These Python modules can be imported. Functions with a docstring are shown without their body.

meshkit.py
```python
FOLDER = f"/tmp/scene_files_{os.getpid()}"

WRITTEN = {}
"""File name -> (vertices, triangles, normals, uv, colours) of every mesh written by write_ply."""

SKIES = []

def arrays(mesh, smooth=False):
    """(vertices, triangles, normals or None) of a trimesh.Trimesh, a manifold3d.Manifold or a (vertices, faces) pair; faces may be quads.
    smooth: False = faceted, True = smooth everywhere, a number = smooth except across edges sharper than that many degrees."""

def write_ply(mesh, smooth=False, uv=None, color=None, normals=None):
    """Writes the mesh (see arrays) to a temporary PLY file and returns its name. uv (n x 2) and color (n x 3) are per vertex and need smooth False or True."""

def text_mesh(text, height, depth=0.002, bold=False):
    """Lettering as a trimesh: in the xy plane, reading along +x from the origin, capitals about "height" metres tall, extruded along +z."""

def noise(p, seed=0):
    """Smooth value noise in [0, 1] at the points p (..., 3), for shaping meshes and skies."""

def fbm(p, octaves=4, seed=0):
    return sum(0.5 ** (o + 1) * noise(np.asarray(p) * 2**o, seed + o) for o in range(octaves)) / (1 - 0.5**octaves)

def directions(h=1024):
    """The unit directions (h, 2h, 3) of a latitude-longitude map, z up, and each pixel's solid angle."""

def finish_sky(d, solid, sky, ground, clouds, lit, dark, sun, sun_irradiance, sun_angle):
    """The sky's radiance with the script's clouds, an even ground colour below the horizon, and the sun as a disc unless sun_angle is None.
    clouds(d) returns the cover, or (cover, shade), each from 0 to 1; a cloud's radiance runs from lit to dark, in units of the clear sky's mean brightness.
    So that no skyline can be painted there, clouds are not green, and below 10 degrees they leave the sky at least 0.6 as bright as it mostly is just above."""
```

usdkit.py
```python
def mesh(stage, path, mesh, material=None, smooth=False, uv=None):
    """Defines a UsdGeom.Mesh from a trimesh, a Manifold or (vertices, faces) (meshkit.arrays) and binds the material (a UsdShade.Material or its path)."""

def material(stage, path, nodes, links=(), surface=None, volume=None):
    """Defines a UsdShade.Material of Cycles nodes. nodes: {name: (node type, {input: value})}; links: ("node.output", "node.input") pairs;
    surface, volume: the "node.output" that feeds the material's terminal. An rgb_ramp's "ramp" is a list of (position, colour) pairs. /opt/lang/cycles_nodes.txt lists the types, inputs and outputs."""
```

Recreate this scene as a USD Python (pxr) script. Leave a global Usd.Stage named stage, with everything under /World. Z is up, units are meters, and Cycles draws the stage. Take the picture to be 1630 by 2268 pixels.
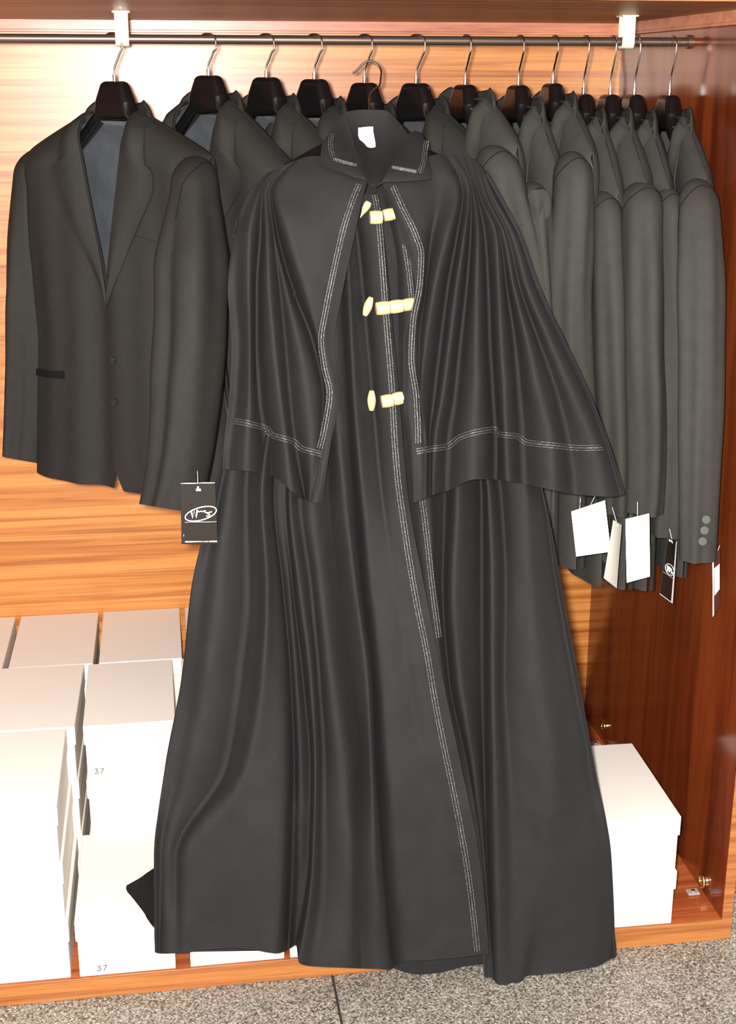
import math, numpy as np, trimesh, manifold3d, usdkit, meshkit
from pxr import Usd, UsdGeom, UsdLux, UsdShade, Gf, Sdf
from scipy.ndimage import gaussian_filter1d
from scipy.interpolate import PchipInterpolator, LinearNDInterpolator
A = np.array
rng = np.random.default_rng(7)
stage = Usd.Stage.CreateInMemory()
UsdGeom.SetStageUpAxis(stage, UsdGeom.Tokens.z); UsdGeom.SetStageMetersPerUnit(stage, 1.0)
UsdGeom.Xform.Define(stage, '/World'); UsdGeom.Scope.Define(stage, '/World/Looks')

# ------------------------------------------------------------------ camera, lights
PW, PH, F = 1630, 2268, 2978.95
YAW, PIT, ROL = 0.1487, 0.3120, 0.0013
CAM = A([-1.0460, -3.1092, 1.6509])
_f0, _r0 = A([math.sin(YAW), math.cos(YAW), 0]), A([math.cos(YAW), -math.sin(YAW), 0])
FWD = math.cos(PIT)*_f0 + A([0, 0, -math.sin(PIT)])
_up = math.sin(PIT)*_f0 + A([0, 0, math.cos(PIT)])
RGT, UPV = math.cos(ROL)*_r0 + math.sin(ROL)*_up, -math.sin(ROL)*_r0 + math.cos(ROL)*_up
cam = UsdGeom.Camera.Define(stage, '/World/camera')
M = Gf.Matrix4d(*[float(x) for x in (*RGT, 0, *UPV, 0, *(-FWD), 0, *CAM, 1)])
cam.AddTransformOp().Set(M)
cam.CreateHorizontalApertureAttr(36.0); cam.CreateVerticalApertureAttr(36.0*PH/PW)
cam.CreateFocalLengthAttr(F/PW*36.0); cam.CreateClippingRangeAttr(Gf.Vec2f(.05, 100))
cam.CreateExposureAttr(0.9)

fl = UsdLux.SphereLight.Define(stage, '/World/camera_flash')          # the flash that lit the photograph, beside the lens
fl.CreateRadiusAttr(0.03); fl.CreateIntensityAttr(8600.0); fl.CreateColorAttr(Gf.Vec3f(1.0, .985, .95))
fl.AddTranslateOp().Set(Gf.Vec3d(-1.085, -3.09, 1.672))
dome = UsdLux.DomeLight.Define(stage, '/World/room_light')            # even daylight of the shop
dome.CreateIntensityAttr(0.22); dome.CreateColorAttr(Gf.Vec3f(1.0, .98, .97))

def at(px, y):
    """the point on the plane y = const that lies behind a point of the photograph"""
    d = FWD*F + RGT*(px[0]-PW/2) + UPV*(PH/2-px[1])
    return CAM + d*((y-CAM[1])/d[1])
def on_plane(px, p0, n):
    d = FWD*F + RGT*(px[0]-PW/2) + UPV*(PH/2-px[1])
    return CAM + d*((A(p0)-CAM)@A(n)/(d@A(n)))

# ------------------------------------------------------------------ materials
def mat(name, nodes, links, surface='p.BSDF'):
    return usdkit.material(stage, '/World/Looks/'+name, nodes, links, surface=surface)
def plain(name, col, rough=.5, metal=0., **kw):
    return mat(name, {'p': ('principled_bsdf', dict(base_color=col, roughness=rough, metallic=metal, **kw))}, [])
def wood(name, scale, dark, mid, light, rough=.3, spec=.5, coat=.0, loc=(0, 0, 0), noise2=1.0, ramp=None, bump=.02):
    ramp = ramp or [(.30, dark), (.44, mid), (.56, light), (.75, light)]
    return mat(name, {
        'g': ('geometry', {}),
        'm': ('mapping', {'scale': scale, 'location': loc}),
        'm2': ('mapping', {'scale': tuple(6*s for s in scale), 'location': loc}),
        'n': ('noise_texture', {'scale': 1.0, 'detail': 5.0, 'roughness': .6, 'distortion': .6}),
        'n2': ('noise_texture', {'scale': 1.0, 'detail': 3.0, 'roughness': .6}),
        'r': ('rgb_ramp', {'ramp': ramp}),
        'r2': ('rgb_ramp', {'ramp': [(.3, (.62, .55, .5)), (.55, (1, 1, 1))]}),
        'x': ('mix', {'fac': .55*noise2, 'mix_type': 'multiply'}),
        'b': ('bump', {'strength': .15, 'distance': bump*.01}),
        'p': ('principled_bsdf', {'roughness': rough, 'specular_ior_level': spec, 'coat_weight': coat, 'coat_roughness': .12})},
        [('g.position', 'm.vector'), ('g.position', 'm2.vector'), ('m.vector', 'n.vector'), ('m2.vector', 'n2.vector'),
         ('n.fac', 'r.fac'), ('n2.fac', 'r2.fac'), ('r.color', 'x.color1'), ('r2.color', 'x.color2'), ('x.color', 'p.base_color'),
         ('n2.fac', 'b.height'), ('b.normal', 'p.normal')])
def cloth(name, c1, c2, scale=900., rough=.62, sheen=.0, bump=.0006, spec=.32):
    return mat(name, {
        'g': ('geometry', {}),
        'n': ('noise_texture', {'scale': scale, 'detail': 2.0, 'roughness': .7}),
        'n2': ('noise_texture', {'scale': 40.0, 'detail': 3.0, 'roughness': .6}),
        'r': ('rgb_ramp', {'ramp': [(.35, c1), (.65, c2)]}),
        'r2': ('rgb_ramp', {'ramp': [(.3, (.86, .86, .86)), (.7, (1, 1, 1))]}),
        'x': ('mix', {'fac': 1.0, 'mix_type': 'multiply'}),
        'b': ('bump', {'strength': .35, 'distance': bump}),
        'p': ('principled_bsdf', {'roughness': rough, 'specular_ior_level': spec})},
        [('g.position', 'n.vector'), ('g.position', 'n2.vector'), ('n.fac', 'r.fac'), ('n2.fac', 'r2.fac'), ('r.color', 'x.color1'), ('r2.color', 'x.color2'),
         ('x.color', 'p.base_color'), ('n.fac', 'b.height'), ('b.normal', 'p.normal')])
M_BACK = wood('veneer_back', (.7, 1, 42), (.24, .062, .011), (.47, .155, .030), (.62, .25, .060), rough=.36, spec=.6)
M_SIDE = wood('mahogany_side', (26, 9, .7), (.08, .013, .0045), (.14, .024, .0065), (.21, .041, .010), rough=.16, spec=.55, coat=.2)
M_TOP = wood('mahogany_top', (.9, 22, 20), (.20, .062, .027), (.29, .095, .04), (.39, .14, .062), rough=.42, spec=.35, coat=.0)
M_TRIM = wood('mahogany_trim', (2, 30, 30), (.40, .13, .07), (.50, .18, .10), (.58, .22, .12), rough=.35, spec=.5, coat=.0)
M_SHELF = wood('mahogany_shelf', (1.2, 22, 30), (.22, .045, .015), (.34, .075, .022), (.46, .12, .035), rough=.2, spec=.55, coat=.3)
M_EDGE = wood('oiled_wood_edge', (1.6, 40, 60), (.22, .068, .018), (.32, .105, .028), (.42, .155, .042), rough=.4, spec=.4)
M_GRAN = mat('speckled_granite', {
    'g': ('geometry', {}),
    'v': ('voronoi_texture', {'scale': 300.0}), 'n': ('noise_texture', {'scale': 190.0, 'detail': 3.0, 'roughness': .7}), 'n3': ('noise_texture', {'scale': 5.0, 'detail': 2.0}),
    'r': ('rgb_ramp', {'ramp': [(.0, (.10, .085, .07)), (.22, (.24, .21, .18)), (.5, (.40, .36, .31)), (.8, (.58, .53, .47)), (1, (.70, .65, .58))]}),
    'rn': ('rgb_ramp', {'ramp': [(.34, (.17, .155, .135)), (.5, (.46, .435, .40)), (.64, (.74, .70, .645))]}),
    's': ('separate_color', {}),
    'x': ('mix', {'fac': .9, 'mix_type': 'multiply'}),
    'p': ('principled_bsdf', {'roughness': .35, 'specular_ior_level': .4})},
    [('g.position', 'v.vector'), ('g.position', 'n.vector'), ('v.color', 's.color'), ('s.r', 'r.fac'), ('n.fac', 'rn.fac'), ('r.color', 'x.color1'), ('rn.color', 'x.color2'), ('x.color', 'p.base_color')])
M_GROUT = plain('dark_joint', (.03, .028, .025), .9)
M_CAPE = cloth('black_wool', (.0082, .0072, .0073), (.0142, .0126, .0127), rough=.80, spec=.34)
M_JKT = cloth('charcoal_suiting', (.0150, .0132, .0115), (.0230, .0206, .0182), scale=1200, rough=.75, spec=.25)
M_JKT2 = cloth('dark_grey_suiting', (.030, .0280, .0242), (.046, .0430, .0374), scale=1200, rough=.75, spec=.22)
M_LIN = mat('grey_satin_lining', {'g': ('geometry', {}), 'n': ('noise_texture', {'scale': 14.0, 'detail': 2.0}), 'b': ('bump', {'strength': .7, 'distance': .02}),
    'p': ('principled_bsdf', {'base_color': (.055, .058, .065), 'roughness': .3, 'specular_ior_level': .6, 'sheen_weight': .1})},
    [('g.position', 'n.vector'), ('n.fac', 'b.height'), ('b.normal', 'p.normal')])
M_PLAS = plain('black_gloss_plastic', (.005, .0045, .0045), .17, specular_ior_level=.5)
M_CHR = plain('chrome_wire', (.72, .70, .68), .14, 1.0)
M_ROD = plain('brown_metal_tube', (.15, .105, .085), .38, .75)
M_BRKT = plain('cream_painted_metal', (.80, .74, .52), .35)
M_BRASS = plain('brass', (.75, .55, .25), .22, 1.0)
M_WPLA = plain('clear_white_plastic', (.34, .28, .25), .2)
M_BOX = plain('white_card', (.77, .70, .625), .65, specular_ior_level=.25)
M_INK = plain('grey_pencil', (.10, .09, .085), .8)
M_TOG = plain('pale_horn', (.66, .46, .22), .4)
M_TOGD = plain('pale_horn_joint', (.35, .22, .10), .6)
M_TRM = mat('metallic_braid', {'g': ('geometry', {}), 'n': ('noise_texture', {'scale': 700.0, 'detail': 1.0}),
    'r': ('rgb_ramp', {'ramp': [(.40, (.014, .013, .012)), (.55, (.075, .069, .062)), (.70, (.28, .262, .235))]}),
    'p': ('principled_bsdf', {'roughness': .5, 'specular_ior_level': .6})}, [('g.position', 'n.vector'), ('n.fac', 'r.fac'), ('r.color', 'p.base_color')])
M_LABEL = plain('white_label', (.9, .9, .9), .6)
M_TAGW = plain('white_tag_card', (.86, .87, .87), .5)
M_TAGC = plain('cream_tag_card', (.74, .70, .60), .5)
M_TAGB = plain('black_tag_card', (.016, .012, .009), .5, specular_ior_level=.2)
M_TAGR = plain('dark_red_brown_tag_card', (.05, .014, .009), .5, specular_ior_level=.2)
M_BTN = plain('dark_button', (.02, .019, .018), .3)
M_BTNG = plain('grey_horn_button', (.07, .067, .06), .6, specular_ior_level=.2)
M_DARK = cloth('dark_piping', (.007, .006, .0055), (.011, .0095, .009), rough=.9, spec=.1)

# ------------------------------------------------------------------ object helpers
used = {}
def numbered(path):
    n = used.get(path, -1)+1; used[path] = n
    return path if n == 0 else f'{path}_{n:03d}'
LOC = {}
def tag(p, label=None, cat=None, group=None, kind=None):
    for k, v in (('label', label), ('category', cat), ('group', group), ('kind', kind)):
        if v: p.SetCustomDataByKey(k, v)
    return p
def thing(name, label, cat, loc=(0, 0, 0), group=None):
    x = UsdGeom.Xform.Define(stage, numbered('/World/'+name)); x.AddTranslateOp().Set(Gf.Vec3d(*map(float, loc)))
    LOC[str(x.GetPath())] = A(loc, float)
    return tag(x.GetPrim(), label, cat, group)
def struct(name, loc=(0, 0, 0)):
    x = UsdGeom.Xform.Define(stage, numbered('/World/'+name)); x.AddTranslateOp().Set(Gf.Vec3d(*map(float, loc)))
    LOC[str(x.GetPath())] = A(loc, float)
    return tag(x.GetPrim(), kind='structure')
def tm(m):
    if hasattr(m, 'to_mesh'):
        k = m.to_mesh(); return trimesh.Trimesh(k.vert_properties[:, :3], k.tri_verts, process=False)
    return m
def obj(name, mesh, m, parent=None, smooth=35, label=None, **kw):
    if isinstance(mesh, list): mesh = trimesh.util.concatenate([tm(x) for x in mesh])
    mesh = tm(mesh).copy()
    base = str(parent.GetPath()) if parent else '/World'
    off = LOC.get(base)
    if off is not None: mesh.apply_translation(-off)
    path = numbered(base+'/'+name)
    g = usdkit.mesh(stage, path, mesh, m, smooth=smooth)
    LOC[path] = off if off is not None else np.zeros(3)
    return tag(g.GetPrim(), label, **kw)
def box(x0, x1, y0, y1, z0, z1, bev=0.):
    if bev:
        s = manifold3d.Manifold.batch_hull([manifold3d.Manifold.cube([x1-x0-2*bev*a, y1-y0-2*bev*b, z1-z0-2*bev*c], True) for a, b, c in ((0, 1, 1), (1, 0, 1), (1, 1, 0))])
        return tm(s.translate([(x0+x1)/2, (y0+y1)/2, (z0+z1)/2]))
    b = trimesh.creation.box((x1-x0, y1-y0, z1-z0)); b.apply_translation(((x0+x1)/2, (y0+y1)/2, (z0+z1)/2)); return b
def tube(pts, r, n=10, closed=False):
    pts = A(pts, float); r = np.broadcast_to(r, len(pts)); T = np.gradient(pts, axis=0); T /= np.linalg.norm(T, axis=1)[:, None]
    ref = A([0, 0, 1.]) if abs(T[0][2]) < .9 else A([1., 0, 0])
    nrm = np.cross(T[0], ref); nrm /= np.linalg.norm(nrm); V = []
    for p, t, rr in zip(pts, T, r):
        nrm = nrm - t*(nrm@t); nrm /= np.linalg.norm(nrm); b = np.cross(t, nrm)
        a = np.linspace(0, 2*np.pi, n, endpoint=False)
        V.append(p + rr*(np.cos(a)[:, None]*nrm + np.sin(a)[:, None]*b))
    k = len(pts); V = np.vstack(V+[pts[:1], pts[-1:]]); Fc = []
    for i in range(k-1):
        for j in range(n):
            a, b, c, d = i*n+j, i*n+(j+1) % n, (i+1)*n+(j+1) % n, (i+1)*n+j
            Fc += [(a, d, c), (a, c, b)]
    for j in range(n):
        Fc += [(k*n, j, (j+1) % n), (k*n+1, (k-1)*n+(j+1) % n, (k-1)*n+j)]
    m = trimesh.Trimesh(V, Fc, process=False); 
    if m.volume < 0: m.invert()
    return m
def spline(pts, n):
    pts = A(pts, float); d = np.r_[0, np.cumsum(np.linalg.norm(np.diff(pts, axis=0), axis=1))]
    from scipy.interpolate import CubicSpline
    return CubicSpline(d, pts)(np.linspace(0, d[-1], n))
def shell(G, th, toward=None):
    """a sheet of cloth: the grid G (rows, columns, 3) with thickness th on its far side"""
    G = A(G, float); R, C = G.shape[:2]
    n = np.cross(np.gradient(G, axis=1), np.gradient(G, axis=0)); n /= np.maximum(np.linalg.norm(n, axis=2, keepdims=True), 1e-12)
    tw = CAM if toward is None else A(toward)
    if (n*(tw-G)).sum() < 0: n = -n
    V = np.concatenate([G.reshape(-1, 3), (G-n*th).reshape(-1, 3)]); o = R*C; Fc = []
    i, j = np.meshgrid(np.arange(R-1), np.arange(C-1), indexing='ij'); a = (i*C+j).ravel(); b, c, d = a+1, a+C+1, a+C
    Fc = [np.c_[a, b, c], np.c_[a, c, d], np.c_[a, c, b]+o, np.c_[a, d, c]+o]
    per = np.r_[np.arange(C), np.arange(1, R)*C+C-1, (R-1)*C+np.arange(C-2, -1, -1), np.arange(R-2, 0, -1)*C]
    q = np.roll(per, -1); Fc += [np.c_[per, q+o, q], np.c_[per, per+o, q+o]]
    m = trimesh.Trimesh(V, np.vstack(Fc), process=False)
    # orient: the front faces should look along n
    if m.face_normals[0]@n[0, 0] < 0: m.invert()
    return m
def columns(cols, n_rows, per, ys=None):
    """a grid of (px, py, h) from traced fold lines: each column is a list of (px, py, h) from top to bottom"""
    out = []
    for c in cols:
        c = A(c, float); d = np.r_[0, np.cumsum(np.abs(np.diff(c[:, 1]))+.3*np.abs(np.diff(c[:, 0])))]; d /= d[-1]
        out.append(PchipInterpolator(d, c)(np.linspace(0, 1, n_rows)))
    out = A(out)                                   # (columns, rows, 3)
    sp = np.abs(np.gradient(out[..., 0], axis=0))          # where fold lines crowd together the folds get shallower
    out[..., 2] *= np.clip(sp/18., .10, 1.)
    t = np.arange(len(cols)); tt = np.linspace(0, len(cols)-1, (len(cols)-1)*per+1)
    G = PchipInterpolator(t, out, axis=0)(tt).transpose(1, 0, 2)
    if n_rows > 60:                                # rounded ridges, sharp valleys, as heavy wool falls
        H = out[..., 2]; mh = H.mean(1); nC = len(cols); d = np.diff(H, axis=0)
        sl, sr = np.zeros_like(H), np.zeros_like(H)        # slopes arriving at and leaving each fold line
        for j in range(1, nC-1):
            if mh[j] < mh[j-1] and mh[j] < mh[j+1]: sl[j], sr[j] = 1.7*d[j-1], 1.7*d[j]
            elif not (mh[j] > mh[j-1] and mh[j] > mh[j+1]): sl[j] = sr[j] = np.where(d[j-1]*d[j] > 0, 2*d[j-1]*d[j]/np.where(d[j-1]+d[j] == 0, 1, d[j-1]+d[j]), 0)
        sl[-1], sr[0] = d[-1], d[0]
        for q, x in enumerate(tt):
            j = min(int(x), nC-2); w = x-j
            G[:, q, 2] = (2*w**3-3*w**2+1)*H[j]+(w**3-2*w**2+w)*sr[j]+(3*w**2-2*w**3)*H[j+1]+(w**3-w**2)*sl[j+1]
    if n_rows > 60: G[..., 2] = gaussian_filter1d(gaussian_filter1d(G[..., 2], .75*per/5, axis=1), 2., axis=0)
    return G
def softmin(a, b):
    d = (a-b)/.010
    return a-.010*math.log1p(math.exp(min(d, 50.)))
def world(g, Y0, amp=1.0):
    un = meshkit.fbm(np.c_[g.reshape(-1, 3)[:, :2]/A([130., 210.]), np.full(g[..., 0].size, .5)], 3, 11).reshape(g.shape[:2])-.5
    g = g.copy(); g[..., 2] += (un*.012 if g.shape[0] > 60 else 0)
    return A([[at(p[:2], softmin(Y0(p[1])-amp*p[2], float(np.interp(p[1], [1500, 1680, 1790], [-.5, -.86, -.930])))) for p in row] for row in g])

# ------------------------------------------------------------------ the setting
D, ZS, ZC, ZT, TH = .923, .0453, 1.7685, 1.7472, .0215
XL = -1.95
floor = struct('floor')
obj('bed', box(-3.8, 2.3, -4.8, 1.3, -.05, -.012), M_GROUT, floor)
for i in range(-3, 3):
    for j in range(-4, 2):
        x0, y0 = -.787+i*1.0, -.77+j*1.0
        obj('tile', box(x0+.0022, x0+.9978, y0+.0022, y0+.9978, -.012, 0, .001), M_GRAN, floor, smooth=False)
wb = struct('wall_back'); obj('veneer_panel', box(XL-.02, TH, 0, .018, 0, ZC+.02), M_BACK, wb, smooth=False)
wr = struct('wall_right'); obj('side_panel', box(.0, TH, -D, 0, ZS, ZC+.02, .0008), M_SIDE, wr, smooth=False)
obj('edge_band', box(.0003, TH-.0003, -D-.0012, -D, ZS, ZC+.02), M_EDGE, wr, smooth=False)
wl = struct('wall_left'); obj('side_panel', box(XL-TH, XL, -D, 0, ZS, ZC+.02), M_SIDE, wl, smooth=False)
ce = struct('ceiling'); obj('top_panel', box(XL-TH, TH, -D, .018, ZC, ZC+.02), M_TOP, ce, smooth=False)
t1 = struct('trim_1'); obj('moulding', box(XL, 0, -.012, 0, ZT, ZC), M_TRIM, t1, smooth=False); obj('lower_bead', box(XL, 0, -.014, 0, ZT-.004, ZT+.002, .001), M_TRIM, t1, smooth=False)
t2 = struct('trim_2'); obj('moulding', box(-.012, 0, -D, -.014, ZT, ZC), M_TRIM, t2, smooth=False); obj('lower_bead', box(-.014, 0, -D, -.014, ZT-.004, ZT+.002, .001), M_TRIM, t2, smooth=False)
bb = struct('baseboard_back'); obj('strip', box(XL, 0, -.012, 0, ZS, ZS+.014, .001), M_SHELF, bb, smooth=False)
sh = struct('trim_3')                                                 # the raised bottom board of the wardrobe
obj('bottom_board', box(XL-TH, TH, -D+.004, .0, ZS-.02, ZS), M_SHELF, sh, smooth=False)
obj('front_edge', box(XL-TH, TH+.001, -D-.002, -D+.004, 0, ZS, .001), M_EDGE, sh, smooth=False)

# ------------------------------------------------------------------ rail and its holders
YR, ZR = -.414, 1.720
rail = thing('clothes_rail', 'brown round metal clothes rail running under the top panel', 'clothes rail', (XL, YR, ZR))
obj('tube', tube([(XL, YR, ZR), (0, YR, ZR)], .0082, 24), M_ROD, rail)
obj('end_socket', trimesh.util.concatenate([tube([(-.006, YR, ZR), (0, YR, ZR)], .013, 24)]), M_ROD, rail)
for x, lab in ((-1.1065, 'cream strap holding the rail above the leftmost jacket'), (-.130, 'cream strap holding the rail near the right side panel')):
    h = thing('rail_bracket', lab, 'rail bracket', (x, YR, ZR))
    w = .0125
    obj('strap', box(x-w, x+w, YR-.0145, YR-.0115, ZR-.002, ZC-.001, .0008), M_BRKT, h)
    obj('strap', box(x-w, x+w, YR+.0115, YR+.0145, ZR-.002, ZC-.001, .0008), M_BRKT, h)
    a = np.linspace(0, np.pi, 13)
    G = A([[(x+s*w, YR-math.cos(t)*.0140, ZR-.002-math.sin(t)*.0115) for t in a] for s in (-1, 1)])
    obj('cradle', shell(G, .002, toward=(x, YR, ZR-5)), M_BRKT, h)
    obj('top_plate', box(x-w-.004, x+w+.004, YR-.02, YR+.02, ZC-.003, ZC, .0008), M_BRKT, h)
    obj('screw', tube([(x, YR-.0150, ZC-.012), (x, YR-.0140, ZC-.012)], .003, 10), M_CHR, h)

# ------------------------------------------------------------------ shoe boxes
BH, BW, BD, LIDH = .1222, .184, .305, .043
def shoe_box(x0, yf, lvl, label, w=BW, d=BD, rot=0., number=None, group=None, gap=.0):
    z0 = ZS+lvl*BH; cx, cy = x0+w/2, yf+d/2
    t = thing('shoe_box', label, 'box', (cx, cy, z0), group)
    R = trimesh.transformations.rotation_matrix(rot, (0, 0, 1), (cx, cy, 0))
    def put(m): m = tm(m); m.apply_transform(R); return m
    obj('base', put(box(x0+.003, x0+w-.003, yf+.003, yf+d-.003, z0, z0+BH-.006, .0012)), M_BOX, t, smooth=False)
    obj('lid', put(box(x0, x0+w, yf, yf+d, z0+BH-LIDH, z0+BH-.0004, .0014)), M_BOX, t, smooth=False)
    if number:
        m = meshkit.text_mesh('37', .012, .0005); m.apply_transform(trimesh.transformations.rotation_matrix(math.pi/2, (1, 0, 0)))
        m.apply_translation((x0+number[0], yf+.0029, z0+number[1])); obj('written_number', put(m), M_INK, t, smooth=False)
    return t
O3 = ['lowest', 'middle', 'top']
F0, F1, F2 = -.922, -.614, -.306
for l in range(3):
    shoe_box(-1.462+[.001, -.002, -.004][l], F0+[.0, .004, .0][l], l, f'white shoe box, {O3[l]} of the front stack at the left edge', rot=[0, .004, .008][l])
    shoe_box(-1.449, F1+.004, l, f'white shoe box, {O3[l]} of the middle-row stack behind the front left stack', rot=-.012)
    shoe_box(-1.428, F2, l, f'white shoe box, {O3[l]} of the back-row stack second from the left', rot=-.0)
    shoe_box(-1.625, F2, l, f'white shoe box, {O3[l]} of the back-row stack cut off by the left edge', rot=0)
shoe_box(-1.266, F0-.001, 0, 'single white shoe box numbered 37 just right of the front left stack', number=(.034, .010))
for l in range(3):
    shoe_box(-1.252, F1, l, ['white shoe box numbered low, lowest of the middle stack beside the cloak', 'white shoe box, second of the middle stack beside the cloak', 'white shoe box numbered 37, topmost of the middle stack beside the cloak'][l],
             number={2: (.016, .012)}.get(l), rot=.004*l)
    shoe_box(-1.232, F2, l, f'white shoe box, {O3[l]} of the back-row stack third from the left', rot=.004)
    shoe_box(-1.036, F2, l, f'white shoe box, {O3[l]} of the back-row stack whose left edge shows beside the cloak', rot=0)
for l in range(3):
    shoe_box(-1.050, F1+.001, l, f'white shoe box, {O3[l]} of the middle-row stack half hidden behind the cloak', rot=0)
shoe_box(-1.060, F0-.001, 0, 'white shoe box left of the pair under the cloak hem')
shoe_box(-.8705, F0-.001, 0, 'white shoe box under the cloak hem, mostly hidden by its front fold')
for l in range(2):
    shoe_box(-.284, F0, l, f'white shoe box, {["lower", "upper"][l]} of the short stack by the right side panel', rot=-.02 if l else -.012)

# corner connectors on the right
for (y, z, lab) in ((-.170, .098, 'small brass corner fitting at the back of the right side panel'), (-.827, .074, 'small brass corner fitting near the front of the right side panel')):
    c = thing('corner_fitting', lab, 'corner fitting', (0, y, ZS))
    an = np.linspace(0, 2*np.pi, 33)
    obj('disc', tube([(0, y, z), (-.004, y, z)], .0150, 24), M_BRASS, c)
    obj('ring', tube([(-.006, y+.0125*math.cos(q), z+.0125*math.sin(q)) for q in an], .0042, 10), M_BRASS, c, smooth=60)
    obj('foot', box(-.036, -.010, y-.010, y+.010, ZS, ZS+.006, .002), M_WPLA, c)
    obj('screw', tube([(-.023, y, ZS+.005), (-.023, y, ZS+.0080)], .004, 12), M_CHR, c)
#--PART2

# ------------------------------------------------------------------ the long black cloak
_y0 = PchipInterpolator([230, 330, 400, 500, 700, 900, 1050, 1300, 1600, 1900, 2100, 2200], [-.640, -.685, -.735, -.775, -.800, -.825, -.845, -.885, -.935, -.973, -.988, -1.0])
Y0 = lambda py: float(_y0(py))
def fix(G):
    G = A(G); G[..., 2] = np.maximum(G[..., 2], .004); return G
RS = [430, 600, 850, 1100, 1300, 1500, 1700, 1900]
def col(xs, hs, bot=None, ys=RS):
    hs = np.broadcast_to(hs, len(xs)) if np.ndim(hs) == 0 else hs
    yy = list(ys)+([bot] if bot else [])
    return [(x, y, h) for x, y, h in zip(xs, yy, hs)]
def rowsheet(cols, n, per): return columns(cols, n, per)

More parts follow.
